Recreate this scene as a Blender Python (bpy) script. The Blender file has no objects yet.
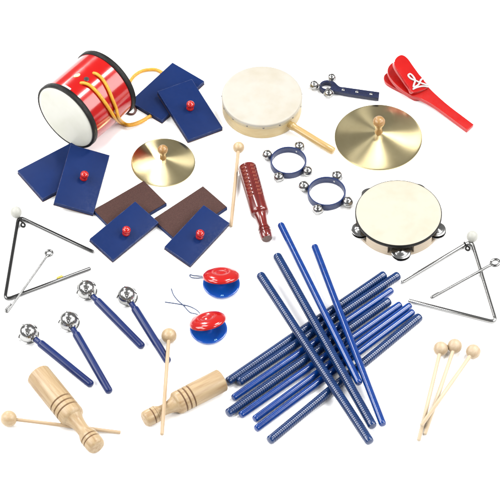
import bpy, bmesh, math, random
from mathutils import Vector, Matrix
random.seed(7)
S = 0.0012            # one working unit = 1.2 mm
D = 4000.0            # camera distance in working units
EL = math.radians(50)
SE, CE = math.sin(EL), math.cos(EL)
sc = bpy.context.scene
col = sc.collection
V = Vector

# ------------------------------------------------------------------ camera geometry used for measuring
CAM = V((0, -D*CE, D*SE))
def ray(px, py):
    return (V((0, CE, -SE)) + V((1, 0, 0))*((px-250)/D) - V((0, SE, CE))*((py-250)/D)).normalized()
def P(px, py, z=0.0):
    d = ray(px, py); t = (z-CAM.z)/d.z
    return CAM + d*t
def hit_plane(px, py, p0, n):
    d = ray(px, py); t = (p0-CAM).dot(n)/d.dot(n)
    return CAM + d*t

# ------------------------------------------------------------------ materials
def lin(c):
    c /= 255.0
    return c/12.92 if c <= .04045 else ((c+.055)/1.055)**2.4
K = 0.42
def C(r, g, b, k=None):
    k = K if k is None else k
    return (lin(r)*k, lin(g)*k, lin(b)*k, 1)
MATS = {}
def mat(name, color, rough=.4, metal=0, coat=0, ior=1.5, noise=None, bump=None, aniso=None, transm=0, spec=.5, sheen=0):
    """noise=(scale, stretch xyz, colour2, contrast lo, hi); bump=(scale, stretch, strength)"""
    m = bpy.data.materials.new(name); m.use_nodes = True
    nt = m.node_tree; b = nt.nodes['Principled BSDF']
    b.inputs['Base Color'].default_value = color
    b.inputs['Roughness'].default_value = rough
    b.inputs['Metallic'].default_value = metal
    b.inputs['IOR'].default_value = ior
    b.inputs['Coat Weight'].default_value = coat
    b.inputs['Coat Roughness'].default_value = .08
    b.inputs['Specular IOR Level'].default_value = spec
    b.inputs['Transmission Weight'].default_value = transm
    tc = nt.nodes.new('ShaderNodeTexCoord')
    def tex(scale, stretch, detail=4, rough_=.6):
        mp = nt.nodes.new('ShaderNodeMapping'); mp.inputs['Scale'].default_value = stretch
        n = nt.nodes.new('ShaderNodeTexNoise'); n.inputs['Scale'].default_value = scale
        n.inputs['Detail'].default_value = detail; n.inputs['Roughness'].default_value = rough_
        nt.links.new(tc.outputs['Object'], mp.inputs['Vector']); nt.links.new(mp.outputs['Vector'], n.inputs['Vector'])
        return n
    if noise:
        n = tex(noise[0], noise[1])
        r = nt.nodes.new('ShaderNodeMapRange'); r.inputs['From Min'].default_value = noise[3]; r.inputs['From Max'].default_value = noise[4]
        mx = nt.nodes.new('ShaderNodeMix'); mx.data_type = 'RGBA'
        mx.inputs['A'].default_value = color; mx.inputs['B'].default_value = noise[2]
        nt.links.new(n.outputs['Fac'], r.inputs['Value']); nt.links.new(r.outputs['Result'], mx.inputs['Factor'])
        nt.links.new(mx.outputs['Result'], b.inputs['Base Color'])
    if bump:
        n = tex(bump[0], bump[1], 6)
        bp = nt.nodes.new('ShaderNodeBump'); bp.inputs['Strength'].default_value = bump[2]; bp.inputs['Distance'].default_value = .0005
        nt.links.new(n.outputs['Fac'], bp.inputs['Height']); nt.links.new(bp.outputs['Normal'], b.inputs['Normal'])
        nr = tex(bump[0]*.6, bump[1], 3)
        r = nt.nodes.new('ShaderNodeMapRange'); r.inputs['From Min'].default_value = .3; r.inputs['From Max'].default_value = .7
        r.inputs['To Min'].default_value = max(.02, rough*.8); r.inputs['To Max'].default_value = min(1, rough*1.25)
        nt.links.new(nr.outputs['Fac'], r.inputs['Value']); nt.links.new(r.outputs['Result'], b.inputs['Roughness'])
    if aniso:
        b.inputs['Anisotropic'].default_value = aniso
        tg = nt.nodes.new('ShaderNodeTangent'); tg.direction_type = 'RADIAL'; tg.axis = 'Z'
        nt.links.new(tg.outputs['Tangent'], b.inputs['Tangent'])
    MATS[name] = m
    return m
ISO = (1, 1, 1)
M = {}
M['floor'] = mat('matte white sweep', (.93, .93, .93, 1), .8, spec=.2)
M['navy'] = mat('navy gloss lacquer', C(26, 54, 116), .42, spec=.09, noise=(38, ISO, C(23, 49, 107), .3, .75), bump=(700, ISO, .02))
M['navy_edge'] = mat('worn navy edge', C(30, 56, 116), .45, noise=(90, ISO, C(112, 122, 160), .46, .7), spec=.2)
M['sand'] = mat('brown sandpaper', C(100, 66, 58), .85, noise=(1500, ISO, C(76, 48, 44), .35, .65), bump=(2600, ISO, .6), spec=.3)
M['stick'] = mat('royal blue stick lacquer', C(4, 74, 168), .2, coat=.6, spec=.3, noise=(60, (3, 1, 1), C(4, 60, 146), .3, .7), bump=(300, ISO, .04))
M['stick_ridge'] = mat('dark blue ridged lacquer', C(14, 66, 132), .26, coat=.4, spec=.4, noise=(80, ISO, C(12, 52, 110), .3, .7))
M['red_gloss'] = mat('red gloss lacquer', C(228, 22, 18), .16, coat=.35, spec=.35, noise=(30, ISO, C(214, 18, 18), .3, .7), bump=(90, ISO, .03))
M['red_bead'] = mat('red plastic', C(222, 28, 24), .16, coat=.4, spec=.4)
M['red_paint'] = mat('red satin paint', C(228, 30, 24), .3, coat=.15, spec=.35, noise=(60, ISO, C(214, 24, 22), .3, .7), bump=(200, (1, 1, 1), .06))
M['red_inner'] = mat('dark red inner paint', C(170, 18, 30), .35)
M['blue_plastic'] = mat('bright blue plastic', C(4, 100, 214), .12, coat=.5)
M['band'] = mat('navy nylon band', C(26, 58, 122), .38, noise=(700, ISO, C(16, 40, 98), .35, .65), bump=(1200, ISO, .12))
M['strap'] = mat('dark navy strap', C(20, 36, 84), .4, spec=.35, noise=(500, ISO, C(12, 24, 62), .35, .65), bump=(1200, ISO, .15))
M['handle_navy'] = mat('navy painted wood', C(28, 56, 126), .3, coat=.1, spec=.25, noise=(60, (.3, 2, 2), C(28, 46, 112), .3, .7), bump=(160, (.3, 1, 1), .08))
M['chrome'] = mat('nickel plated steel', (.34, .34, .335, 1), .17, metal=1, bump=(110, ISO, .22))
M['rod'] = mat('chromed steel rod', (.29, .29, .285, 1), .16, metal=1)
M['rod_thin'] = mat('plated steel wire', (.17, .17, .168, 1), .22, metal=1)
M['rod_dark'] = mat('dark chromed steel rod', (.11, .11, .11, 1), .14, metal=1)
M['black'] = mat('black rubber', C(26, 25, 24), .5, spec=.2, bump=(500, ISO, .1))
M['slot'] = mat('black bell opening', (.006, .006, .006, 1), .7)
M['brass'] = mat('lathe turned brass', (.68, .585, .34, 1), .18, metal=1, aniso=.97, noise=(40, ISO, (.60, .505, .28, 1), .3, .7))
M['beech'] = mat('pale beech', C(226, 196, 150), .45, coat=.05, noise=(260, (.09, 1, 1), C(190, 150, 100), .42, .74), bump=(420, (.1, 1, 1), .12))
M['beech_light'] = mat('pale birch dowel', C(242, 214, 176), .45, noise=(300, (.06, 1, 1), C(220, 184, 140), .38, .7), bump=(420, (.08, 1, 1), .1))
M['birch_new'] = mat('fresh pale birch', C(252, 232, 200), .5, noise=(300, (.06, 1, 1), C(234, 206, 166), .4, .72), bump=(420, (.08, 1, 1), .1))
M['birch_bead'] = mat('fresh pale birch bead', C(242, 218, 184), .5, noise=(240, (.25, 1, 1), C(220, 186, 142), .4, .72), bump=(400, (.25, 1, 1), .1))
M['beech_bead'] = mat('beech bead', C(236, 208, 164), .45, coat=.1, noise=(220, (.25, 1, 1), C(214, 178, 130), .38, .7), bump=(400, (.25, 1, 1), .1))
M['knob_wood'] = mat('lacquered orange beech', C(206, 160, 98), .38, coat=.15, noise=(260, (1, 1, .2), C(190, 134, 62), .38, .7))
M['groove'] = mat('darker wood groove', C(138, 92, 52), .6)  # groove floors coloured darker than the beech around them
M['mahogany'] = mat('red brown stained wood', C(142, 32, 24), .22, coat=.55, noise=(220, (.08, 1, 1), C(104, 20, 16), .38, .7), bump=(420, (.1, 1, 1), .08))
M['mahogany_cut'] = mat('pale cut of stained wood', C(206, 112, 92), .5)
M['mahogany_end'] = mat('end grain of stained wood', C(128, 92, 80), .5, noise=(500, ISO, C(100, 66, 58), .35, .65))
M['drum_wood'] = mat('pale drum shell veneer', C(250, 224, 162), .45, coat=.1, noise=(110, (.6, .6, 5), C(236, 204, 136), .35, .7), bump=(200, (.5, .5, 4), .1))
M['tamb_wood'] = mat('pale maple shell', C(244, 226, 200), .45, coat=.1, noise=(110, (.6, .6, 5), C(234, 208, 174), .35, .7))
M['handle_wood'] = mat('yellow varnished wood handle', C(236, 202, 132), .35, coat=.3, noise=(200, (.08, 1, 1), C(214, 170, 96), .4, .7), bump=(300, (.1, 1, 1), .1))
M['skin'] = mat('cream drum skin', C(250, 244, 230, .335), .5, noise=(22, ISO, C(240, 230, 208, .335), .42, .72), bump=(120, ISO, .12))
M['skin_edge'] = mat('cream skin edge', C(240, 224, 184), .5, noise=(60, ISO, C(228, 208, 160), .4, .7))
M['tamb_skin'] = mat('ivory tambourine skin', C(250, 243, 222, .35), .5, noise=(26, ISO, C(244, 233, 207, .35), .46, .74), bump=(140, ISO, .1))
M['white_head'] = mat('white plastic drum head', C(250, 250, 238, .46), .4, noise=(20, ISO, C(242, 242, 226, .46), .42, .7), bump=(70, ISO, .06))
M['cord'] = mat('orange braided cord', C(255, 200, 52, .5), .45, noise=(900, ISO, C(248, 160, 20, .5), .4, .6), bump=(1400, ISO, .35))
M['dark_cord'] = mat('dark brown cord', C(96, 38, 22), .5)
M['string'] = mat('navy thin string', C(50, 78, 126), .6)
M['white_string'] = mat('white cotton string', C(250, 246, 244, .62), .8, noise=(1500, ISO, C(224, 214, 212), .4, .6))
M['gold'] = mat('gold foil', (.85, .68, .32, 1), .45, metal=1, noise=(500, ISO, (.6, .45, .16, 1), .45, .6))
M['label'] = mat('white paper label', C(246, 226, 228), .5)
M['white_plastic'] = mat('frosted white plastic', C(248, 248, 238, .365), .4, transm=.1, spec=.3)
M['mark'] = mat('pale blue moulded mark', C(150, 214, 255, .8), .3)
M['yellow_tape'] = mat('yellow tape', C(226, 206, 70), .4)
M['tack'] = mat('dark steel tack', (.16, .15, .14, 1), .3, metal=1)

# ------------------------------------------------------------------ object helpers
def thing(name, label, cat, frame, group=None):
    o = bpy.data.objects.new(name, None); col.objects.link(o)
    m = frame.copy(); m.translation = m.translation*S
    o.matrix_world = m
    o.empty_display_size = .01
    o['label'] = label; o['category'] = cat
    if group: o['group'] = group
    return o
def obj(name, geo, mats, parent=None, frame=None, smooth=True, bevel=0, sharp=35, label=None, bevel_mat=-1):
    verts, faces = geo[0], geo[1]
    me = bpy.data.meshes.new(name)
    me.from_pydata([tuple(v*S) for v in verts], [], faces)
    if not isinstance(mats, (list, tuple)): mats = [mats]
    for m in mats: me.materials.append(m)
    if len(geo) > 2:
        for p, i in zip(me.polygons, geo[2]): p.material_index = i
    bm = bmesh.new(); bm.from_mesh(me)
    bmesh.ops.recalc_face_normals(bm, faces=bm.faces)
    if bevel:
        es = [e for e in bm.edges if len(e.link_faces) == 2 and e.calc_face_angle(0) > math.radians(50)]
        bmesh.ops.bevel(bm, geom=es, offset=bevel*S, segments=3, profile=.6, affect='EDGES', clamp_overlap=True, material=bevel_mat)
    bm.to_mesh(me); bm.free()
    if smooth:
        for p in me.polygons: p.use_smooth = True
        me.set_sharp_from_angle(angle=math.radians(sharp))
    o = bpy.data.objects.new(name, me); col.objects.link(o)
    if parent: o.parent = parent
    if frame is not None:
        m = frame.copy(); m.translation = m.translation*S
        o.matrix_local = m
    if label: o['label'] = label
    return o
def copy_tree(o, parent=None):
    c = o.copy(); col.objects.link(c); c.parent = parent
    if parent is None: c.matrix_world = o.matrix_world
    for ch in list(o.children):
        if ch.name in bpy.data.objects: copy_tree(ch, c)
    return c

def frame_from(o, x, z=(0, 0, 1)):
    x = V(x).normalized(); z = V(z); y = z.cross(x).normalized(); z = x.cross(y)
    m = Matrix((x, y, z)).transposed().to_4x4(); m.translation = o
    return m
def T(v): return Matrix.Translation(V(v))
def R(a, ax): return Matrix.Rotation(math.radians(a), 4, ax)

# ------------------------------------------------------------------ geometry helpers (working units)
def lathe(prof, n=48, axis='X', mi=None):
    """profile of (t, r) along the axis; mi(ring, seg) picks a material"""
    vs, rings = [], []
    for t, r in prof:
        ring = []
        if r <= 1e-6:
            vs.append(V((t, 0, 0))); ring = [len(vs)-1]*n
        else:
            for k in range(n):
                a = 2*math.pi*k/n
                vs.append(V((t, r*math.cos(a), r*math.sin(a)))); ring.append(len(vs)-1)
        rings.append(ring)
    fs, ms = [], []
    for i in range(len(rings)-1):
        a, b = rings[i], rings[i+1]
        for k in range(n):
            q = [a[k], a[(k+1) % n], b[(k+1) % n], b[k]]
            f = []
            for x in q:
                if x not in f: f.append(x)
            if len(f) > 2:
                fs.append(f); ms.append(mi(i, k) if mi else 0)
    if axis == 'Z': vs = [V((v.y, v.z, v.x)) for v in vs]
    return vs, fs, ms
def smooth_path(pts, sub=8, closed=False):
    n = len(pts); out = []
    rng = range(n) if closed else range(n-1)
    for i in rng:
        if closed: p0, p1, p2, p3 = pts[(i-1) % n], pts[i], pts[(i+1) % n], pts[(i+2) % n]
        else: p0, p1, p2, p3 = pts[max(i-1, 0)], pts[i], pts[i+1], pts[min(i+2, n-1)]
        for s in range(sub):
            t = s/sub
            out.append(.5*((2*p1)+(p2-p0)*t+(2*p0-5*p1+4*p2-p3)*t*t+(3*p1-p0-3*p2+p3)*t**3))
    if not closed: out.append(pts[-1].copy())
    return out
def tube(pts, r, n=12, closed=False, flat=1.0):
    vs, fs = [], []
    m = len(pts)
    def tan(i):
        if closed: return (pts[(i+1) % m]-pts[(i-1) % m]).normalized()
        return (pts[min(i+1, m-1)]-pts[max(i-1, 0)]).normalized()
    t0 = tan(0); up = V((0, 0, 1)) if abs(t0.z) < .9 else V((1, 0, 0))
    nrm = (up-t0*up.dot(t0)).normalized()
    rows = []
    def ring(p, t, nn, rr):
        b = t.cross(nn); row = []
        for k in range(n):
            a = 2*math.pi*k/n
            vs.append(p+nn*(math.sin(a)*rr*flat)+b*(math.cos(a)*rr)); row.append(len(vs)-1)
        rows.append(row)
    for i in range(m):
        t = tan(i); nrm = (nrm-t*nrm.dot(t)).normalized()
        rr = r(i/(m-1)) if callable(r) else r
        if not closed and i == 0:
            ring(pts[0]-t*rr*.55, t, nrm, rr*.5); ring(pts[0]-t*rr*.3, t, nrm, rr*.87)
        ring(pts[i], t, nrm, rr)
        if not closed and i == m-1:
            ring(pts[i]+t*rr*.3, t, nrm, rr*.87); ring(pts[i]+t*rr*.55, t, nrm, rr*.5)
    L = len(rows)
    for i in range(L if closed else L-1):
        a, b = rows[i], rows[(i+1) % L]
        for k in range(n): fs.append([a[k], a[(k+1) % n], b[(k+1) % n], b[k]])
    if not closed: fs.append(rows[0][::-1]); fs.append(rows[-1])
    return vs, fs
def box(x0, x1, y0, y1, z0, z1):
    vs = [V((x, y, z)) for z in (z0, z1) for y in (y0, y1) for x in (x0, x1)]
    return vs, [[0, 2, 3, 1], [4, 5, 7, 6], [0, 1, 5, 4], [2, 6, 7, 3], [0, 4, 6, 2], [1, 3, 7, 5]]
def prism(top, off):
    """top: ring of points, off: vector to the bottom ring"""
    n = len(top); vs = list(top)+[p+off for p in top]
    fs = [list(range(n)), list(range(2*n-1, n-1, -1))]
    for k in range(n): fs.append([k, n+k, n+(k+1) % n, (k+1) % n])
    return vs, fs
def prism_hole(outer, inner, off):
    """outer and inner rings with the same number of points"""
    n = len(outer); vs = outer+inner+[p+off for p in outer]+[p+off for p in inner]; fs = []
    for k in range(n):
        j = (k+1) % n
        fs += [[k, j, n+j, n+k], [2*n+k, 3*n+k, 3*n+j, 2*n+j], [k, 2*n+k, 2*n+j, j], [n+k, n+j, 3*n+j, 3*n+k]]
    return vs, fs
def join(*geos):
    vs, fs, ms = [], [], []
    for g in geos:
        o = len(vs); vs += g[0]; fs += [[i+o for i in f] for f in g[1]]
        ms += list(g[2]) if len(g) > 2 else [0]*len(g[1])
    return vs, fs, ms
def setm(g, i): return g[0], g[1], [i]*len(g[1])
def xf(g, m): return ([m @ v for v in g[0]],)+tuple(g[1:])
def sphere(c, r, nu=32, nv=18, axis=None, sx=1.0):
    prof = [(-r*sx*math.cos(math.pi*i/nv), r*math.sin(math.pi*i/nv)) for i in range(nv+1)]
    prof[0] = (-r*sx, 0); prof[-1] = (r*sx, 0)
    g = lathe(prof, nu)
    m = frame_from(V(c), axis if axis is not None else (1, 0, 0), (0, 0, 1) if axis is None or abs(V(axis).normalized().z) < .95 else (0, 1, 0))
    return xf(g, m)

# ------------------------------------------------------------------ the surface
n = 60
vs = [V((x*20000, y*20000, 0)) for x, y in ((-1, -1), (1, -1), (1, 1), (-1, 1))]
fl = obj('floor', (vs, [[0, 1, 2, 3]]), M['floor'], smooth=False)
fl['kind'] = 'structure'; fl['label'] = 'plain bright white surface under all the instruments'

# ------------------------------------------------------------------ red bongo-like drum on its side
r0 = 38.5
f0 = P(66, 117, r0); f1 = P(107.5, 81.5, r0)
fr = frame_from(f0, f1-f0); LD = (f1-f0).length
drum = thing('drum', 'red cylindrical drum lying on its side with black rims and an orange cord', 'drum',
             Matrix.Translation(f0-V((0, 0, r0))) @ fr.to_3x3().to_4x4())
up = V((0, 0, r0))
DI = fr.inverted()
obj('shell', lathe([(2, 33), (2, 37.2), (LD-2, 37.2), (LD-2, 33), (2, 33)], 96), M['red_gloss'], drum, T(up))
def rimgeo(a, b): return lathe([(a, 36.2), (a-.3, 38), (a+.5, 38.5), (b-.5, 38.5), (b, 38.0), (b, 36.9)], 96)
obj('rim', rimgeo(-.4, 5.4), M['black'], drum, T(up), sharp=50)
obj('rim', xf(rimgeo(-.4, 5.4), T((LD, 0, 0)) @ R(180, 'Z')), M['black'], drum, T(up), sharp=50)
def headgeo(): return lathe([(3, 36.3), (0, 36.3), (-.9, 35.6), (-1.2, 34), (-.6, 31), (-.4, 16), (-.3, 0)], 96)
obj('drum_head', headgeo(), M['white_head'], drum, T(up))
obj('drum_head', xf(headgeo(), T((LD, 0, 0)) @ R(180, 'Z')), M['white_head'], drum, T(up))
def on_drum(px, py, off):
    d = ray(px, py); m = fr.inverted(); o = m @ CAM; dd = m.to_3x3() @ d
    r = 37.2+off
    a = dd.y**2+dd.z**2; b = 2*(o.y*dd.y+o.z*dd.z); c = o.y**2+o.z**2-r*r
    disc = max(0.0, b*b-4*a*c)
    t = (-b-math.sqrt(disc))/(2*a)
    p = o+dd*t; p.z += r0
    return p               # local to the drum
def loc(p): return DI_T @ p
DI_T = (Matrix.Translation(f0-V((0, 0, r0))) @ fr.to_3x3().to_4x4()).inverted()
cr = 1.75
ca = [on_drum(80.8, 83.2, -.6)]+[on_drum(x, y, cr*.9) for x, y in ((84.5, 83.2), (90, 85.5), (97, 92), (104, 101), (110, 110))]
ca += [on_drum(115, 118, cr*1.0)] + [loc(P(x, y, z)) for x, y, z in ((121, 122.7, 4), (129, 124.6, 1.8), (137, 122.8, 1.8), (146, 118.5, 1.8), (156, 112, 1.8), (163, 103, 1.8), (166, 92, 1.8), (165, 80, 1.8), (162, 73, 1.8), (156, 69.8, 1.8), (149, 69.6, 1.8), (142, 71, 1.8), (135.5, 74.8, 1.8), (131, 80, 1.8), (127, 88, 1.8), (122, 96, 1.8))]
cb = [on_drum(93.5, 73.2, -.6)]+[on_drum(x, y, cr*.9) for x, y in ((97, 74.2), (102.5, 79), (108, 88), (112.5, 99), (116, 108))]
cb += [on_drum(118.5, 117.2, cr*2.2)] + [loc(P(x, y, z)) for x, y, z in ((122.5, 122.0, 7), (129, 125.4, 4.8), (137, 123.8, 4.6), (146, 119.4, 4))]
obj('cord', join(tube(smooth_path(ca, 10), cr, 12), tube(smooth_path(cb, 10), cr*.95, 12)), M['cord'], drum)
cl = [loc(P(x, y, z)) for x, y, z in ((121.5, 107, 6), (124.5, 110.8, 2), (128.5, 113.6, 1.3), (133, 114, 1.3), (135.6, 111, 1.3), (134.6, 107, 1.3), (131, 103, 1.3))]
obj('cord_end', tube(smooth_path(cl, 8), 1.2, 10), M['dark_cord'], drum)
def patch(px, py, w, h, rot, thick, shape='oval', off=0.15, n=20):
    """a thin piece wrapped on the drum's side"""
    c = on_drum(px, py, 0); cy, cz = c.y, c.z-r0; ang0 = math.atan2(cz, cy); rad = 37.2+off
    def ring(s, rr):
        out = []
        for k in range(n):
            a = 2*math.pi*k/n
            if shape == 'oval': u, v = math.cos(a)*w*s, math.sin(a)*h*s
            else:
                u = max(-1, min(1, math.cos(a)*1.42))*w*s; v = max(-1, min(1, math.sin(a)*1.42))*h*s
            cu = u*math.cos(rot)-v*math.sin(rot); cv = u*math.sin(rot)+v*math.cos(rot)
            an = ang0+cv/rad
            out.append(V((c.x+cu, rr*math.cos(an), rr*math.sin(an)+r0)))
        return out
    a, b, c2 = ring(1, rad-.1), ring(1, rad+thick), ring(.5, rad+thick)
    vs = a+b+c2; fs = []
    for k in range(n):
        j = (k+1) % n; fs += [[k, j, n+j, n+k], [n+k, n+j, 2*n+j, 2*n+k]]
    fs.append([2*n+k for k in range(n)])
    return vs, fs
obj('badge', patch(77, 75.6, 3.6, 2.3, .4, .3), M['gold'], drum)
obj('eyelet', join(patch(86.4, 79.2, 2.6, 2.6, 0, .5), setm(patch(86.4, 79.2, 1.35, 1.35, 0, .62), 1)), [M['chrome'], M['slot']], drum)
obj('sticker', patch(66.2, 87.4, 2.0, 5.6, .05, .25, 'box'), M['label'], drum)

# ------------------------------------------------------------------ sand blocks
TH = 5.2
def quad_frame(c, knob=None):
    """c: four 3-D corners of the top face in ring order (TL,TR,BR,BL) -> frame at centre, x along the long side, dims"""
    ctr = sum(c, V())/4
    ex = ((c[3]-c[0])+(c[2]-c[1]))/2; ey = ((c[1]-c[0])+(c[2]-c[3]))/2
    lx, ly = ex.length, ey.length
    nrm = ex.cross(ey).normalized()
    if nrm.z < 0: nrm = -nrm
    a, b = ex.normalized(), ey.normalized()
    # orthonormalise symmetrically
    s = (a+b).normalized(); d = (a-b).normalized()
    a2, b2 = (s+d).normalized(), (s-d).normalized()
    return ctr, a2, nrm, lx, ly
def sand_block(px, z, label, brown_up=False, knob=True, group='blue sand blocks in four overlapping pairs', sheen=None):
    c = [P(x, y, zz) for (x, y), zz in zip(px, z)]
    ctr, ax, nrm, lx, ly = quad_frame(c)
    fm = frame_from(ctr-nrm*TH, ax, nrm)
    t = thing('sand_block', label, 'sand block', fm, group)
    hx, hy = lx/2, ly/2
    sh = 1.0
    if brown_up:
        obj('block', box(-hx, hx, -hy, hy, 0, TH-sh), [M['navy'], M['navy_edge']], t, bevel=.4, bevel_mat=1)
        obj('sandpaper', box(-hx+.5, hx-.5, -hy+.5, hy-.5, TH-sh+.01, TH), M['sand'], t, bevel=.35)
    else:
        obj('block', box(-hx, hx, -hy, hy, sh, TH), [M['navy'], M['navy_edge']], t, bevel=.4, bevel_mat=1)
        obj('sandpaper', box(-hx-.15, hx+.15, -hy-.15, hy+.15, 0, sh-.01), M['sand'], t, bevel=.3)
    if knob:
        kp = [(0, 0), (0, 3.4), (.8, 3.9), (2.2, 3.7), (3.1, 2.9), (3.6, 2.7), (4.2, 3.0), (5.2, 3.9), (6.6, 4.35), (8.0, 4.1), (9.2, 3.2), (9.9, 1.8), (10.0, 1.2), (9.6, .7), (9.5, 0)]
        kl = fm.inverted() @ hit_plane(knob[0], knob[1], ctr, nrm)
        obj('knob', lathe(kp, 32, 'Z'), M['red_bead'], t, T((kl.x, kl.y, TH)))
    return t, c
def tilt_z(px, low, w, zlow=TH):
    """heights of the top-face corners of a block leaning on a lower one: w are affine weights of the four corners"""
    # lower block footprint polygon in the plane
    lowp = [P(x, y, zlow) for x, y in low]
    def inside(p):
        s = None
        for i in range(4):
            a, b = lowp[i], lowp[(i+1) % 4]
            cr_ = (b.x-a.x)*(p.y-a.y)-(b.y-a.y)*(p.x-a.x)
            if s is None: s = cr_ > 0
            elif (cr_ > 0) != s: return False
        return True
    h = 0
    for it in range(60):
        zs = [TH+h*k for k in w]
        c = [P(x, y, q) for (x, y), q in zip(px, zs)]
        ok = True
        for i in range(21):
            for j in range(21):
                u, v = i/20, j/20
                p = c[0]*(1-u)*(1-v)+c[1]*u*(1-v)+c[2]*u*v+c[3]*(1-u)*v
                if inside(p) and p.z-TH*1.02 < zlow+.15: ok = False
        if ok: break
        h += .35
    return [TH+h*k+.05 for k in w]
A1 = [(171, 59.5), (200, 81), (163.5, 124.5), (134.5, 103)]
A2 = [(157.5, 90), (193, 80), (221, 126), (188.5, 142)]
B1 = [(74.4, 140), (99, 169), (42.5, 199), (18.2, 171)]
B2 = [(70, 143.5), (109, 155.6), (94.2, 213.5), (54.8, 202.5)]
C1 = [(143.6, 176.5), (161.6, 201.6), (116.5, 236), (97.5, 211)]
C2 = [(134.8, 199.3), (155.8, 221.6), (114.3, 262), (91.6, 239.6)]
D1 = [(201.4, 181), (220.6, 205), (178, 245), (159.2, 220.6)]
D2 = [(202.8, 202.4), (226, 222.6), (192.6, 267), (167.2, 247.4)]
L4 = (TH,)*4
A1t = [(171, 59.5), (200, 81), (163.5, 123), (134.5, 102)]
sand_block(A1t, L4, 'plain navy sand block lying under a knobbed one, next to the red drum\'s orange cord', knob=None)
sand_block(A2, tilt_z(A2, A1t, (1, .8, 0, .2)), 'navy sand block with red knob between the small cymbal and the hand drum', knob=(190, 108.5))
sand_block(B1, L4, 'plain navy sand block lying under a knobbed one, just below the white drum head', knob=None)
sand_block(B2, tilt_z(B2, B1, (1, .35, 0, .65)), 'navy sand block with red knob just below the red drum', knob=(83.5, 178.5))
sand_block(C1, L4, 'sand block with brown sandpaper side up directly below the small cymbal', brown_up=True, knob=None)
sand_block(C2, tilt_z(C2, C1, (1, .4, 0, .6)), 'dark navy block with red knob leaning on the brown one directly below the small cymbal', knob=(126, 233.5))
sand_block(D1, L4, 'sand block with brown sandpaper side up, nearer the guiro than its twin', brown_up=True, knob=None)
sand_block(D2, tilt_z(D2, D1, (1, .4, 0, .6)), 'navy sand block with red knob just above the castanets', knob=(199.5, 237))

# ------------------------------------------------------------------ cymbals
def cymbal(px, py, Rr, hc, label, yaw):
    t = thing('cymbal', label, 'cymbal', Matrix.Translation(P(px, py)) @ R(yaw, 'Z'), 'brass cymbals with wooden knobs')
    prof = [(.2, Rr-.6), (.1, Rr), (.9, Rr)]
    n = 26
    for i in range(n+1):
        f = 1-i/n; prof.append((.9+hc*(1-f)**1.06, max(1.2, Rr*f)))
    prof += [(hc+.2, 1.2), (hc-.4, 1.2)]
    for i in range(n, -1, -4):
        f = 1-i/n; prof.append((max(.2, hc*(1-f)-.1), max(1.2, Rr*f-.8)))
    obj('disc', lathe(prof, 128, 'Z'), M['brass'], t, sharp=60)
    k = Rr/44
    kp = [(0, 0), (0, 3.9), (1.2, 4.0), (4, 3.7), (9, 3.4), (12, 3.9), (15, 5.2), (18, 6.1), (21, 6.1), (23.6, 4.8), (25.2, 2.8), (25.8, 0)]
    kk = .84 if k < 1 else 1.02
    obj('knob', lathe([(a*kk*.86, b*kk) for a, b in kp], 40, 'Z'), M['knob_wood'], t, T((0, 0, hc-.8)), sharp=60)
    return t
cymbal(378.4, 137.8, 44.8, 8.5, 'large brass cymbal with wooden knob above the tambourine', 20)
cymbal(163.2, 163.0, 32.6, 7.5, 'small brass cymbal with wooden knob between the sand blocks', 75)

# ------------------------------------------------------------------ hand drum
hc = P(262, 95.4, 21); hc.z = 0
RD = 41.3; HD = 21
t = thing('hand_drum', 'shallow hand drum with cream skin and a straight wooden handle', 'hand drum', Matrix.Translation(hc))
obj('shell', lathe([(0, RD-3), (.4, RD-.9), (1.2, RD-.4), (HD-2, RD-.4), (HD-2, RD-3.4), (0, RD-3)], 128, 'Z'), M['drum_wood'], t)
def wavy_skin():
    vs, fs, n = [], [], 160
    prof = [(HD-6.5, RD-.35, 1), (HD-6.3, RD-.05, 1), (HD-3, RD+.1, 0), (HD-.9, RD-.05, 0), (HD-.2, RD-.7, 0), (HD, RD-1.8, 0), (HD-.15, RD-6, 0), (HD-.5, RD*.5, 0), (HD-.6, RD*.2, 0)]
    for z, r, w in prof:
        for k in range(n):
            a = 2*math.pi*k/n; dz = (math.sin(a*7+.5)*.35+math.sin(a*15+1)*.2) if w else 0
            vs.append(V((r*math.cos(a), r*math.sin(a), z+dz)))
    for i in range(len(prof)-1):
        for k in range(n):
            j = (k+1) % n; fs.append([i*n+k, i*n+j, (i+1)*n+j, (i+1)*n+k])
    fs.append([(len(prof)-1)*n+k for k in range(n)])
    ms = [1 if i < 2 else 0 for i in range(len(prof)-1) for k in range(n)]+[0]
    return vs, fs, ms
obj('drum_skin', wavy_skin(), [M['skin'], M['skin_edge']], t, sharp=60)
for k in range(15):
    a = math.radians(8+24*k)
    d = V((math.cos(a), math.sin(a), 0))
    g = lathe([(-.4, .95), (0, 1.05), (.45, .8), (.7, .35), (.75, 0)], 14)
    obj('tack', g, M['tack'], t, frame_from(d*RD+V((0, 0, HD-4.4)), d))
h0 = P(289.5, 124.3, 9.5)-hc; h1 = P(333.8, 151.6, 4.2)-hc
hf = frame_from(h0, h1-h0); LH = (h1-h0).length
hp = [(-4, 0), (-4, 3.4), (1.5, 3.6), (3, 4.5), (4.2, 4.6), (5.4, 4.2), (7.5, 3.6), (LH*.3, 3.8), (LH*.7, 4.0), (LH-1.5, 4.0), (LH-.3, 3.4), (LH, 2.6), (LH, 0)]
obj('handle', lathe(hp, 32), M['handle_wood'], t, hf, sharp=50)

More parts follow.
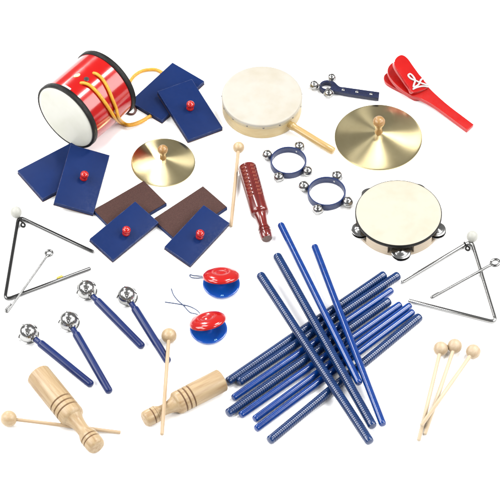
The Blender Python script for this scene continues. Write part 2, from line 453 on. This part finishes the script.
# ------------------------------------------------------------------ tambourine
tc_ = P(398.6, 212.6, 17); tc_.z = 0
RT, HT = 43.1, 17
t = thing('tambourine', 'ivory skinned tambourine with black edge and steel jingles', 'tambourine', Matrix.Translation(tc_))
zil_at = [(202, 41.0), (272, 44.5), (338, 40.5), (62, 41), (132, 41)]
def tamb_shell():
    n = 180; zl = [0, 3.2, 12.4, HT-1]; ro, ri = RT-.4, RT-3.6
    def solid(k, i):
        k %= n
        if i < 0 or i > 2: return False
        if i != 1: return True
        a = (k+.5)*360/n
        return all(abs((a-za+180) % 360-180) > 17 for za, _ in zil_at)
    vs, fs, idx = [], [], {}
    def v(k, z, r):
        k %= n; key = (k, z, r)
        if key not in idx:
            a = 2*math.pi*k/n; vs.append(V((r*math.cos(a), r*math.sin(a), zl[z]))); idx[key] = len(vs)-1
        return idx[key]
    for k in range(n):
        for i in range(3):
            if not solid(k, i): continue
            fs.append([v(k, i, ro), v(k+1, i, ro), v(k+1, i+1, ro), v(k, i+1, ro)])
            fs.append([v(k, i, ri), v(k, i+1, ri), v(k+1, i+1, ri), v(k+1, i, ri)])
            if not solid(k, i-1): fs.append([v(k, i, ro), v(k, i, ri), v(k+1, i, ri), v(k+1, i, ro)])
            if not solid(k, i+1): fs.append([v(k, i+1, ro), v(k+1, i+1, ro), v(k+1, i+1, ri), v(k, i+1, ri)])
            if not solid(k-1, i): fs.append([v(k, i, ro), v(k, i+1, ro), v(k, i+1, ri), v(k, i, ri)])
            if not solid(k+1, i): fs.append([v(k+1, i, ro), v(k+1, i, ri), v(k+1, i+1, ri), v(k+1, i+1, ro)])
    return vs, fs
obj('shell', tamb_shell(), M['tamb_wood'], t)
obj('drum_skin', lathe([(HT-1.0, RT-.1), (HT-.3, RT-.25), (HT, RT-1), (HT-.1, RT-4), (HT-.5, RT*.4), (HT-.5, 0)], 160, 'Z'), M['tamb_skin'], t, sharp=60)
obj('edge_band', lathe([(HT-3.6, RT-.45), (HT-3.6, RT+.35), (HT-1.0, RT+.45), (HT-.25, RT+.15), (HT-.15, RT-.4), (HT-1.3, RT-.5), (HT-3.6, RT-.45)], 160, 'Z'), M['black'], t, sharp=60)
for a, rc in zil_at:
    d = V((math.cos(math.radians(a)), math.sin(math.radians(a)), 0))
    up_ = [(0, 0.9), (0, 9.4), (.5, 9.6), (.7, 9.2), (.55, 7), (.9, 5.4), (2.0, 3.8), (2.5, 1.8), (2.6, .9)]
    dn_ = [(-q, r) for q, r in up_]
    g = lathe(up_, 40, 'Z'); g2 = lathe(dn_, 40, 'Z')
    c0 = d*rc
    z1 = obj('jingle', g, M['chrome'], t, T((c0.x, c0.y, 8.6)) @ R(random.uniform(-4, 4), 'X'), sharp=60)
    z2 = obj('jingle', g2, M['chrome'], t, T((c0.x+.4, c0.y-.3, 6.6)) @ R(random.uniform(-4, 4), 'Y'), sharp=60)
    obj('pin', lathe([(2.9, 0), (2.9, .6), (12.8, .6), (12.8, 0)], 10, 'Z'), M['tack'], t, T(d*(RT-1.9)))

# ------------------------------------------------------------------ jingle bells on rings
def small_bell(r, nu=32, nv=20):
    """round bell, pole along +X (outwards), cross slot in the outer half, seam round the middle"""
    prof = [(-r*math.cos(math.pi*i/nv), r*math.sin(math.pi*i/nv)) for i in range(nv+1)]
    prof[0] = (-r, 0); prof[-1] = (r, 0)
    k0 = nv//2
    prof = prof[:k0]+[(-.35, r*1.0), (-.3, r*1.09), (.3, r*1.09), (.35, r*1.0)]+prof[k0+1:]
    def mi(i, k):
        if i > len(prof)*.56 and k % (nu//4) == 0: return 1
        return 0
    return lathe(prof, nu, mi=mi)
def wrist_ring(label):
    t = thing('wrist_bells', label, 'wrist bells', Matrix.Translation(P(288.4, 165.2)), 'navy rings carrying four round bells')
    r = 18.4
    obj('band', lathe([(0, r-1.2), (0, r-.2), (.5, r), (7.5, r), (8, r-.2), (8, r-1.2), (7.5, r-1.5), (.5, r-1.5), (0, r-1.2)], 96, 'Z'), M['band'], t, sharp=50)
    for a in (157, 61, 245, 326):
        d = V((math.cos(math.radians(a)), math.sin(math.radians(a)), 0))
        b = obj('bell', small_bell(5.3), [M['chrome'], M['slot']], t, frame_from(d*(r+4.9)+V((0, 0, 5.4)), d, (.3, .2, 1)), sharp=60)
        obj('rivet', lathe([(-.8, 1.3), (0, 1.2), (.1, 0)], 14), M['chrome'], t, frame_from(d*(r-1.5)+V((0, 0, 4)), -d))
    return t
w1 = wrist_ring('navy wrist ring with four bells, the one nearer the hand drum handle')
w2 = copy_tree(w1)
w2['label'] = 'navy wrist ring with four bells, the one nearer the tambourine'
w2.location = P(326.6, 196.2)*S; w2.rotation_euler = (0, 0, math.radians(3)); w2.scale = (1.05, 1.05, 1.03)

# ------------------------------------------------------------------ jingle bell stick
cz = 5.9
jc = P(344, 88)
jc.z = 0
t = thing('jingle_stick', 'short navy strap handle with three round bells at its looped end', 'jingle stick', Matrix.Translation(jc))
def pxz(pts, z, o): return [P(x, y, z)-o for x, y in pts]
oc = (327, 85.6)
outer, inner = [], []
N = 48
for k in range(N):
    a = 2*math.pi*k/N
    outer.append(P(oc[0]+7.6*math.cos(a), oc[1]-5.6*math.sin(a), cz)-jc)
    inner.append(P(oc[0]-.4+5.3*math.cos(a), oc[1]-.2-3.4*math.sin(a), cz)-jc)
obj('loop', prism_hole(outer, inner, V((0, 0, -5.5))), M['strap'], t, bevel=.4)
hp_ = smooth_path(pxz([(331.5, 80.4), (334.6, 82), (339.5, 86.3), (346, 87.3), (360, 89.3), (379.4, 92)], cz+.05, jc), 4)
hp2 = smooth_path(pxz([(378.6, 98.3), (360, 95.6), (347, 93.6), (339, 91.9), (334, 91), (330.6, 90.6)], cz+.05, jc), 4)
obj('handle', prism(hp_+hp2, V((0, 0, -4.6))), M['strap'], t, bevel=.5)
for x, y in ((343.2, 90.0), (357, 92.0), (371, 94.2)):
    obj('rivet', lathe([(0, 1.7), (.4, 1.6), (.8, .9), (.85, 0)], 18, 'Z'), M['chrome'], t, T(P(x, y, cz+.05)-jc))
for x, y, r, z in ((314.1, 85.1, 4.8, 5.2), (331.8, 77.6, 4.3, 5.0), (328.6, 93.6, 5.0, 5.3)):
    p = P(x, y, z)-jc; o_ = P(*oc, z)-jc; d = (p-o_).normalized()
    obj('post', lathe([(-r-2.2, 0), (-r-2.2, 1.3), (-r+.4, 1.3), (-r+.4, 0)], 14), M['chrome'], t, frame_from(p, d, (.2, .2, 1)))
    obj('bell', small_bell(r), [M['chrome'], M['slot']], t, frame_from(p, d, (.2, .2, 1)), sharp=60)

# ------------------------------------------------------------------ red handle clapper
co = P(425, 95); co.z = 0
t = thing('clapper', 'red wooden handle castanet with flared flaps tied by white string', 'clapper', Matrix.Translation(co))
def plane_axis(pa, za, pb, zb, roll):
    a, b = P(*pa, za), P(*pb, zb); ax = (b-a).normalized()
    side = V((0, 0, 1)).cross(ax).normalized()
    nrm = ax.cross(side); 
    if nrm.z < 0: nrm = -nrm
    nrm = Matrix.Rotation(math.radians(roll), 3, ax) @ nrm
    return a, nrm.normalized()
def slab(name, pts, pl, thick, m, parent, bevel=.6, sub=5, sharp_tail=0):
    a, nrm = pl
    q = [hit_plane(x, y, a, nrm)-co for x, y in pts]
    q = smooth_path(q, sub, not sharp_tail) if sub else q
    return obj(name, prism(q, -nrm*thick), m, parent, bevel=bevel)
plB = plane_axis((470.5, 127.8), 4.2, (392, 72), 11, 5)      # centre board with the handle
def mixp(a, b, n_): return [(a[0]+(b[0]-a[0])*i/n_, a[1]+(b[1]-a[1])*i/n_) for i in range(n_)]
board = mixp((473.8, 124.4), (452, 108), 3)+mixp((452, 108), (432, 91.5), 2)+[(428.6, 87), (421, 76), (408, 65), (397, 61.2), (390, 64.6), (387.6, 71), (391, 79), (400, 88.5), (410.5, 95.2), (420, 98), (432, 104.5)]+mixp((440, 110), (467.2, 130.2), 3)+[(467.2, 130.2)]
slab('handle', board, plB, 4.2, M['red_paint'], t, sub=3, sharp_tail=1)
plL = plane_axis((420, 96), 4.0, (386, 79), 3.6, 0)
lower = [(431, 95), (424, 89), (409, 77), (396, 72), (388, 72.4), (383.9, 76.2), (385.4, 82), (392, 86.6), (404, 92.6), (411.5, 97.2), (417, 98.8)]
slab('lower_flap', lower, plL, 3.6, M['red_paint'], t, sub=4)
plT = plane_axis((423, 90), 11.4, (401, 56), 25, 14)
upper = [(428.4, 87.2), (423, 79.4), (414, 67), (407.5, 58), (402, 54.8), (397, 57), (394.2, 62.4), (396.2, 68.6), (402, 77), (409, 87), (413.2, 92.2)]
up_o = slab('upper_flap', upper, plT, 4.4, M['red_gloss'], t, sub=4)
a, nrm = plT
def pt(x, y, h=.8): return hit_plane(x, y, a, nrm)-co+nrm*h
st = [pt(427, 85.5), pt(421, 83.6), pt(415.5, 81.2), pt(410.5, 79), pt(408, 76), pt(409.6, 74.4), pt(412.4, 76.4), pt(414.5, 81, 1.6), pt(413.6, 85), pt(413.4, 87.4), pt(416.6, 86.2), pt(418.4, 84.6, 1.6), pt(420.5, 80.5), pt(422.4, 79)]
obj('string', tube(smooth_path(st, 8), .95, 10), M['white_string'], t)
st2 = [pt(427.5, 87.2), pt(422, 86.6), pt(416, 88), pt(412.8, 89.6)]
obj('string', tube(smooth_path(st2, 8), .85, 10), M['white_string'], t)

# ------------------------------------------------------------------ triangles
def triangle(px, r, m, hpos, loop, label, tape=None):
    pts = [P(x, y, r+.05) for x, y in px]
    o = pts[0].copy(); o.z = 0
    t = thing('triangle', label, 'triangle', Matrix.Translation(o), 'steel triangles with white holders')
    # straight bars with round bends
    path = []
    for i, p in enumerate(pts):
        if i in (0, len(pts)-1): path.append(p); continue
        a_ = (pts[i-1]-p).normalized(); b_ = (pts[i+1]-p).normalized(); k = 7.5
        s, e = p+a_*k, p+b_*k
        for j in range(9):
            u = j/8; path.append(s*(1-u)**2+p*2*u*(1-u)+e*u*u)
    obj('bar', tube([q-o for q in path], r, 16), m, t, sharp=50)
    hp3 = P(hpos[0], hpos[1], 6.2)-o
    dirn = (P(loop[0], loop[1], 2)-P(hpos[0], hpos[1], 6.2)).normalized()
    g = lathe([(-5.6, 0), (-5.3, 2.6), (-4, 4.4), (-2, 5.6), (.5, 5.9), (3, 5.3), (4.6, 4.0), (5.6, 2.4), (6.4, 1.3), (6.5, 0)], 28)
    obj('holder', g, M['white_plastic'], t, frame_from(hp3, dirn))
    lp = [P(loop[0]+dx, loop[1]+dy, z)-o for dx, dy, z in ((-3.4, -5, 3.4), (-1.6, -2.6, 4.2), (.6, -.8, 3.6), (2, .8, 1.5), (1.2, 2.8, 1.2), (-1.2, 2.4, 1.4), (-1.8, .4, 3.2), (-.4, -1.6, 4.4))]
    obj('loop', tube(smooth_path(lp, 6), .85, 8), M['black'], t)
    if tape:
        a_, b_ = P(tape[0]-2, tape[1]+.8, r)-o, P(tape[0]+2, tape[1]-.8, r)-o
        obj('tape', tube([a_, (a_+b_)/2, b_], r+.35, 14), M['yellow_tape'], t)
    return t
triangle([(92.3, 251.5), (18.6, 216.6), (4.6, 300.2), (89.8, 268.6)], 1.85, M['rod_dark'], (16, 212), (23, 224),
         'dark steel triangle with yellow tape lying beside the sand blocks', (60, 278))
triangle([(402.6, 282.2), (471.6, 240.8), (496.4, 322.6), (409.2, 300.6)], 1.95, M['rod'], (472.4, 236.2), (467.6, 247.4),
         'bright steel triangle lying beside the tambourine')
def striker(ring, rr, end, hook, lift, r, m, label):
    o = P(*end); 
    zr = lift
    c = P(ring[0], ring[1], zr[0])-o; e = P(end[0], end[1], zr[1])-o; h = P(hook[0], hook[1], zr[1])-o
    d = (e-c).normalized(); sd = V((0, 0, 1)).cross(d).normalized()
    loop = [c-d*(-rr*1.25)+sd*.0]
    pts = [e]
    t = thing('striker', label, 'triangle beater', Matrix.Translation(o), 'steel triangle beaters')
    hk = (h-e); side2 = (hk-d*hk.dot(d)).normalized(); hl = max(4.5, abs(hk.dot(d)))
    path = [e-d*hl+side2*2.3, e-d*hl*.5+side2*2.6, e-d*.8+side2*2.4, e+d*.4+side2*1.7, e+d*.7+side2*.9, e+d*.2+side2*.1, e-d*1.6]
    for u in (.2, .4, .6, .8): path.append(e*(1-u)+(c+d*rr*1.5)*u)
    path.append(c+d*rr*1.5)
    for a_ in (40, 75, 110, 145, 180, 215, 250, 285, 318):
        a_ = math.radians(a_); path.append(c+d*(rr*1.1*math.cos(a_))+sd*(rr*math.sin(a_)))
    path.append(c+d*rr*1.25-sd*rr*.12+V((0, 0, r*.8)))
    obj('rod', tube(smooth_path(path, 5), r, 10), m, t, sharp=60)
    return t
striker((49, 253), 3.3, (7.6, 311.8), (10.6, 304), (1.2, 5.4), 1.2, M['rod_thin'], 'thin steel triangle beater crossing the dark triangle\'s lower corner')
striker((495.2, 262.6), 4.0, (432.6, 297.2), (439.5, 293.2), (4.6, 1.2), 1.4, M['rod_thin'], 'thin steel triangle beater crossing the bright triangle near the tambourine')

# ------------------------------------------------------------------ bell sticks
BN = V((-.12, -.55, .83)).normalized()
def bell_stick(ball, end, label):
    rb = 9.7
    c = P(*ball, rb+.6); e = P(*end, 3.9)
    o = c.copy(); o.z = 0
    fm = frame_from(o, V((e.x-c.x, e.y-c.y, 0)))
    t = thing('bell_stick', label, 'bell stick', fm, 'navy handled bell sticks')
    inv = fm.inverted()
    lc, le = inv @ c, inv @ e
    d = (le-lc).normalized(); L = (le-lc).length
    f2 = frame_from(lc, d)
    obj('handle', lathe([(8, 0), (8, 2.7), (9.5, 2.9), (15.5, 2.9), (16.3, 3.2), (17.6, 3.95), (19, 4.1), (L*.6, 4.05), (L-3, 3.9), (L-1.4, 3.5), (L-.3, 2.3), (L, 0)], 32), M['handle_navy'], t, f2, sharp=50)
    # bell: dome over a flange and a shallower cup, a ringed eye facing forward
    bn = (inv.to_3x3() @ V((-.10, -.30, .95))).normalized()
    fb = frame_from(lc, bn, (0, 0, 1) if abs(bn.z) < .9 else (1, 0, 0))
    prof = []
    for i in range(12):
        a_ = math.radians(i*6.2); prof.append((-2.2-rb*.74*math.cos(a_), rb*.95*math.sin(a_)))
    prof[0] = (-2.2-rb*.74, 0)
    prof += [(-4.0, rb*.93), (-3.0, rb*.94), (-2.9, rb*1.02), (-2.6, rb*1.12), (-2.1, rb*1.13), (-1.8, rb*1.06), (-1.6, rb*.985)]
    for i in range(1, 17):
        a_ = math.radians(-8+i*98/16); prof.append((rb*math.sin(a_), rb*math.cos(a_)))
    prof[-1] = (rb, 0)
    def mi(i, k): return 1 if i in (11, 12) else 0
    bell = obj('bell', lathe(prof, 56, mi=mi), [M['chrome'], M['slot']], t, fb, sharp=60)
    for q in (0, 1, 2, 3):      # slots cut up from the flange
        am = math.radians(70+90*q)
        pts_ = [V((rb*1.006*math.sin(e_), rb*1.006*math.cos(e_)*math.cos(am), rb*1.006*math.cos(e_)*math.sin(am))) for e_ in (math.radians(x_) for x_ in range(2, 40, 4))]
        obj('opening', tube(pts_, lambda u: .75-.45*u, 8), M['slot'], bell)
    en = inv.to_3x3() @ V((.02, -.64, .768)).normalized()
    fe = frame_from(lc, en, (1, 0, 0))
    obj('eye', lathe([(rb*.95, 3.0), (rb*1.0, 2.9), (rb*1.02, 2.2), (rb*.985, 1.7), (rb*.985, 0)], 28, mi=lambda i, k: 1 if i == 3 else 0), [M['chrome'], M['slot']], t, fe)
    obj('clapper_ball', xf(sphere((rb*1.0, 0, 0), .9, 12, 8), fe), M['chrome'], t)
    # ferrule between bell and handle
    obj('collar', lathe([(7.6, 2.2), (8.6, 3.9), (9.6, 4.1), (10.2, 3.6), (10.2, 2.4)], 32), M['chrome'], t, f2, sharp=50)
    return t
bell_stick((86.2, 289.6), (143, 347.4), 'navy bell stick with its bell nearest the yellow tape of the dark triangle')
bell_stick((126.8, 295.9), (168.6, 362.4), 'navy bell stick whose handle end touches the crossing beech mallet')
bell_stick((68.6, 321), (110, 392.6), 'navy bell stick with the steepest handle, ending between the two beech tone blocks')
bell_stick((27.8, 333), (92.2, 385.4), 'navy bell stick lying just above the lower left beech tone block')

# ------------------------------------------------------------------ mallets
def mallet(ball, br, zb, end, ze, r, label, group=None, m=None, mb=None, cat='mallet'):
    c = P(*ball, zb); e = P(*end, ze)
    o = c.copy(); o.z = 0
    fm = frame_from(o, V((e.x-c.x, e.y-c.y, 0)))
    t = thing('mallet', label, cat, fm, group)
    inv = fm.inverted(); lc, le = inv @ c, inv @ e; L = (le-lc).length
    f2 = frame_from(lc, le-lc)
    obj('bead', xf(lathe([(-br*.98, 0)]+[(-br*math.cos(math.pi*i/20), br*math.sin(math.pi*i/20)) for i in range(1, 19)]+[(br*.96, r+.2), (br*.9, 0)], 40), Matrix.Identity(4)), mb or M['beech_bead'], t, f2, sharp=60)
    obj('handle', lathe([(br*.8, 0), (br*.8, r), (L*.5, r*1.03), (L-.5, r), (L, r*.8), (L, 0)], 20), m or M['beech_light'], t, f2, sharp=50)
    return t
mallet((238.6, 147.4), 5.9, 5.9, (231, 226.4), 1.7, 1.75, 'small beech mallet standing out beside the red brown guiro', 'round headed beech mallets')
mallet((8.8, 418.6), 8.0, 8.0, (120.6, 432.4), 1.8, 1.75, 'beech mallet passing under the lower left tone block', 'round headed beech mallets')
mallet((169, 335.6), 7.6, 7.6, (162, 434.6), 21, 1.85, 'beech mallet lying across the tone block beside the castanets', 'round headed beech mallets')
g = 'round headed beech mallets'
mallet((440.8, 348.6), 7.2, 7.2, (418.8, 440.4), 1.9, 1.9, 'left hand mallet of the fan of three under the bright triangle', g, M['birch_new'], M['birch_bead'])
mallet((454.7, 346), 7.2, 7.2, (425, 434.2), 1.9, 1.9, 'middle mallet of the fan of three, with the tilted bead', g, M['birch_new'], M['birch_bead'])
mallet((473.3, 351.5), 7.2, 7.2, (421.4, 425.6), 7.6, 1.9, 'right hand mallet of the fan of three, lying across the others', g, M['birch_new'], M['birch_bead'])

# ------------------------------------------------------------------ tone blocks and guiro
def turned(end, tip, rb, rn, rk, m, label, cat, name='tone_block', grooves=(.40, .455, .51), kg=(.875, .915), sh=.60, group=None, red=False):
    c = P(*end, rb+.05); e = P(*tip, rk+.1)
    o = c.copy(); o.z = 0
    fm = frame_from(o, V((e.x-c.x, e.y-c.y, 0)))
    t = thing(name, label, cat, fm, group)
    inv = fm.inverted(); lc, le = inv @ c, inv @ e; L = (le-lc).length
    f2 = frame_from(lc, le-lc)
    gw = .9
    def cut(p, fr_, r, depth=.95, w=gw):
        x = fr_*L
        return p+[(x-w, r, 0), (x-w*.6, r-depth, 1), (x+w*.6, r-depth, 1), (x+w, r, 0)]
    # resonating body, open at its end
    p = [(10, 0, 0), (10, rb-3.4, 0), (.5, rb-3.2, 0), (0, rb-2.6, 0), (0, rb-.7, 0), (.7, rb, 0)]
    if red:
        nr = 9
        for i in range(nr): p = cut(p, .045+.05*i, rb, 1.3, 1.15)
    else:
        p.append((L*.2, rb+.05, 0))
        for f in grooves: p = cut(p, f, rb)
    p += [(L*(sh-.035), rb, 0), (L*(sh-.012), rb-.4, 0), (L*sh, rb-1.3, 0), (L*(sh+.012), rb-2.8, 0)]
    pm = [q[2] for q in p]
    def mi(i, k):
        if pm[i] == 1 and pm[i+1] == 1:
            if red: return 2 if (k % 48) in tuple(range(6, 10))+tuple(range(15, 19)) else 0
            return 1
        if red and (pm[i] == 1 or pm[i+1] == 1) and (k % 48) in tuple(range(6, 10))+tuple(range(15, 19)): return 2
        return 0
    mats = [m, M['groove'], M['mahogany_cut']]
    bg = lathe([(a_, b_) for a_, b_, c_ in p], 48, mi=mi)
    if red:      # the ribs are cut only in two bands along the top
        for v in bg[0]:
            rr_ = math.hypot(v.y, v.z); kk = round(math.atan2(v.z, v.y)/(2*math.pi)*48) % 48
            if rb-1.5 < rr_ < rb-.5 and v.x > 1 and not (6 <= kk <= 10 or 15 <= kk <= 19) and v.x < L*.52:
                v.y *= rb/rr_; v.z *= rb/rr_
    obj('body', bg, mats, t, f2, sharp=40)
    h = [(L*(sh+.012), rb-2.8, 0), (L*(sh+.035), rn+(rb-2.8-rn)*.62, 0), (L*(sh+.07), rn+(rb-2.8-rn)*.3, 0), (L*(sh+.11), rn+.3, 0), (L*(sh+.15), rn, 0), (L*(sh+.19), rn+.25, 0), (L*.835, rk-.6, 0), (L*.855, rk-.1, 0)]
    for f in kg: h = cut(h, f, rk, .7, .75)
    h += [(L*.955, rk, 0), (L*.985, rk-.4, 0)]+([(L*.998, rk-.7, 0), (L*1.004, rk-1.2, 0), (L*1.004, rk-1.3, 2), (L*1.005, 0, 2)] if red else [(L*1.002, rk-1.6, 0), (L*1.006, rk-2.8, 0), (L*1.008, 0, 0)])
    hm = [q[2] for q in h]
    def mi2(i, k):
        if hm[i] == 1 and hm[i+1] == 1: return 0 if red else 1
        return 2 if hm[i+1] == 2 else 0
    obj('handle', lathe([(a_, b_) for a_, b_, c_ in h], 48, mi=mi2), [m, M['groove'], M['mahogany_end']], t, f2, sharp=40)
    return t
turned((38.2, 374.6), (97.2, 447.2), 12.4, 6.3, 9.3, M['beech'], 'beech tone block with turned handle in the lower left corner area, over a mallet', 'tone block', group='pale beech tone blocks')
turned((221.8, 380), (144.4, 419.8), 11.6, 5.6, 8.3, M['beech'], 'beech tone block with its open end against the blue rhythm sticks', 'tone block', grooves=(.41, .465, .52), kg=(.85, .9), group='pale beech tone blocks')
turned((247.2, 167.4), (267, 238.6), 9.4, 4.9, 6.2, M['mahogany'], 'dark red brown ribbed wooden guiro standing out beside the wrist bells', 'guiro', name='guiro', kg=(.88, .92), sh=.66, red=True)

# ------------------------------------------------------------------ castanets
def castanet(px, py, yaw, tilt, label, strings, r=18.4):
    c = P(px, py); fm = Matrix.Translation(c) @ R(yaw, 'Z')
    t = thing('castanet', label, 'castanet', fm, 'red and blue plastic castanets')
    k = r/18.4
    low = [(0, 0), (0, 11), (.6, 14.5), (2.2, 17.4), (4.2, 18.4), (5.2, 18.3), (5.6, 17.6), (5.3, 16), (4.6, 12.6), (3.2, 9.4), (2.6, 5), (2.6, 3.2), (3.4, 2.6), (3.4, 0)]
    top = [(0, 17.6), (.3, 18.4), (1.4, 18.5), (3.0, 17.5), (4.6, 14.8), (5.6, 11), (6.0, 7.8), (5.6, 6.6), (5.2, 5.6), (5.4, 4.2), (5.9, 3.2), (6.0, 0)]
    und = [(.0, 17.6), (.5, 15.8), (1.2, 12.4), (2.6, 9.2), (3.2, 5), (3.2, 0)]
    obj('lower_shell', lathe([(a_*k, b_*k) for a_, b_ in low], 72, 'Z'), M['blue_plastic'], t, sharp=60)
    obj('upper_shell', join(lathe([(a_*k, b_*k) for a_, b_ in top], 72, 'Z'), lathe([(a_*k, b_*k) for a_, b_ in und], 72, 'Z')), M['red_bead'], t,
        T((0, r*.94, 5.9)) @ R(-tilt, 'X') @ T((0, -r*.97, 0)), sharp=60)
    for q, (a_, w_) in enumerate(((-94.5, 1), (-88.5, -1))):
        cc = V((15.9*math.cos(math.radians(a_)), 15.9*math.sin(math.radians(a_)), 5.5))
        tri = [cc+V((-.9, -1.0, 0)), cc+V((.2*w_+.35, 1.1, 0)), cc+V((.95, -1.0, 0)), cc+V((.2*w_+.1, -.1, 0))]
        obj('mark', prism(tri, V((0, 0, -.5))), M['mark'], t, T((0, 0, .12)))
    inv = fm.inverted()
    gs = []
    for s in strings:
        gs.append(tube(smooth_path([inv @ P(x, y, z) for x, y, z in s], 8), .5, 8))
    obj('string', join(*gs), M['string'], t)
    return t
castanet(221.4, 286.6, 4, 26, 'red and blue castanet nearer the sand blocks, with a short string loop',
         [[(206, 278.5, 4), (203, 276.6, 2), (198, 275.9, .6), (193, 275.4, .6), (190.3, 274.6, .6), (189.8, 276, .6), (192, 277.6, .6), (197, 278, .6), (203, 277.8, 2), (206, 279.4, 4)]])
castanet(208.6, 332.0, 27, 27, 'red and blue castanet with a long knotted string, nearer the rhythm sticks',
         [[(200, 313.5, 5), (197, 310.4, 3), (192, 307.4, .6), (187, 305.6, .6), (183, 304.8, .8), (175, 303.4, .6), (165, 302, .6)],
          [(199, 315, 5), (195.4, 313.8, 3), (190.5, 312.6, .6), (187.2, 309.8, .6), (184.6, 306.6, .6), (182.6, 304.6, 1.2), (177.5, 300, .6), (173.4, 294.6, .6), (171.3, 288.6, .6)]])

# ------------------------------------------------------------------ rhythm sticks
def rhythm_stick(a_, b_, r, za, zb, ridged, label, bare=0.0):
    p, q = P(*a_, za), P(*b_, zb); L0 = (q-p).length
    d = (q-p).normalized(); p -= d*r*.2; q += d*r*.2; L0 = (q-p).length
    o = p.copy(); o.z = 0
    fm = frame_from(o, V((q.x-p.x, q.y-p.y, 0)))
    inv = fm.inverted(); lp, lq = inv @ p, inv @ q
    t_ = None
    prof = [(0, 0), (.15, r*.5), (.8, r*.84), (2.0, r*.98), (3.2, r)]
    if ridged:
        pitch = 2.45; x = 4.2; s = L0-4.2
        while x < s-pitch:
            prof += [(x, r), (x+.3, r-.5), (x+.8, r-.5), (x+1.1, r)]
            x += pitch
    else:
        prof += [(L0*.5, r*1.01)]
    prof += [(L0-3.2, r), (L0-2.0, r*.98), (L0-.8, r*.84), (L0-.15, r*.5), (L0, 0)]
    g = lathe(prof, 28)
    me_frame = frame_from(lp, lq-lp)
    g = xf(g, me_frame)
    o_ = obj('rhythm_stick', g, M['stick_ridge'] if ridged else M['stick'], sharp=35)
    m = fm.copy(); m.translation = m.translation*S; o_.matrix_world = m
    o_['label'] = label; o_['category'] = 'rhythm stick'; o_['group'] = 'blue rhythm sticks in a crossed heap'
    return o_
RR, RS = 4.55, 3.65
B = rhythm_stick
B((227.5, 382.0), (384.5, 274.5), RR, RR, RR, True, 'ribbed blue stick whose lower end meets the beech tone block')
B((238.6, 382.4), (398.3, 275.2), RR, RR, RR, True, 'ribbed blue stick, second from the tambourine side of the heap')
B((233, 398.2), (392.0, 290), RS, RS, RS, False, 'smooth blue stick lying between two ribbed ones in the heap')
B((227.6, 413.6), (389.0, 300.8), RR, RR, RR, True, 'ribbed blue stick whose lower end reaches farthest towards the tone block below its mouth')
B((240.4, 415.6), (400.4, 304.2), RS, RS, RS, False, 'smooth blue stick next below the third ribbed one in the heap')
B((254.2, 419.6), (410.2, 305.2), RS, RS, RS, False, 'smooth blue stick whose upper end lies by the bright triangle\'s open end')
B((255.8, 429.2), (413.2, 311.6), RS, RS, RS, False, 'lowest of the smooth blue sticks lying under the crossing ones')
B((269.4, 440.8), (419.8, 316.6), RR, RR, RR, True, 'ribbed blue stick lying apart along the lower side of the heap')
zt = 2*RR+.15
B((260.2, 274.6), (370.0, 442.2), RR, zt+RR, zt+RR, True, 'ribbed blue stick crossing on top, nearest the castanets')
B((276.8, 255.4), (372.8, 426.4), RR, zt+RR, zt+RR, True, 'ribbed blue stick crossing on top, second from the castanets')
B((280.6, 224.2), (359.4, 383.6), RS, zt+RS, zt+RS, False, 'smooth blue stick crossing on top, its upper end just below the guiro')
B((314.4, 245.8), (383.0, 424.8), RS, zt+RS, zt+RS, False, 'smooth blue stick crossing on top, nearest the tambourine')

# ------------------------------------------------------------------ light
w = bpy.data.worlds.new('World'); sc.world = w; w.use_nodes = True
w.node_tree.nodes['Background'].inputs['Color'].default_value = (1, 1, 1, 1)
w.node_tree.nodes['Background'].inputs['Strength'].default_value = .35
def area(name, loc, target, sx, sy, power):
    l = bpy.data.lights.new(name, 'AREA'); l.shape = 'RECTANGLE'; l.size = sx; l.size_y = sy; l.energy = power
    l.color = (1, .995, .985)
    o = bpy.data.objects.new(name, l); col.objects.link(o); o.location = loc
    d = V(target)-V(loc); o.rotation_euler = d.to_track_quat('-Z', 'Y').to_euler()
    return o
area('softbox', (-2.0, .1, 1.6), (0, 0, 0), 1.4, 1.4, 66)
area('softbox', (2.0, .1, 1.6), (0, 0, 0), 1.4, 1.4, 62)
area('softbox', (-1.7, -1.4, 2.1), (0, 0, 0), .9, .9, 42)
area('softbox', (1.7, -1.4, 2.1), (0, 0, 0), .9, .9, 42)
area('softbox', (-1.1, 1.1, 2.1), (0, 0, 0), .28, .9, 24)
area('softbox', (.95, .9, 2.3), (0, 0, 0), .34, .8, 44)
area('softbox', (-.95, 2.1, 1.3), (0, 0, 0), .26, .5, 20)

# ------------------------------------------------------------------ camera and render settings
cd = bpy.data.cameras.new('camera'); cam = bpy.data.objects.new('camera', cd); col.objects.link(cam)
cam.location = CAM*S; cam.rotation_euler = (math.radians(40), 0, 0)
cd.sensor_width = 36; cd.angle = 2*math.atan(250/D); cd.clip_start = .1; cd.clip_end = 200
sc.camera = cam
sc.view_settings.view_transform = 'Standard'; sc.view_settings.look = 'None'
sc.view_settings.exposure = 0; sc.view_settings.gamma = 1
sc.cycles.use_denoising = True
sc.cycles.max_bounces = 8
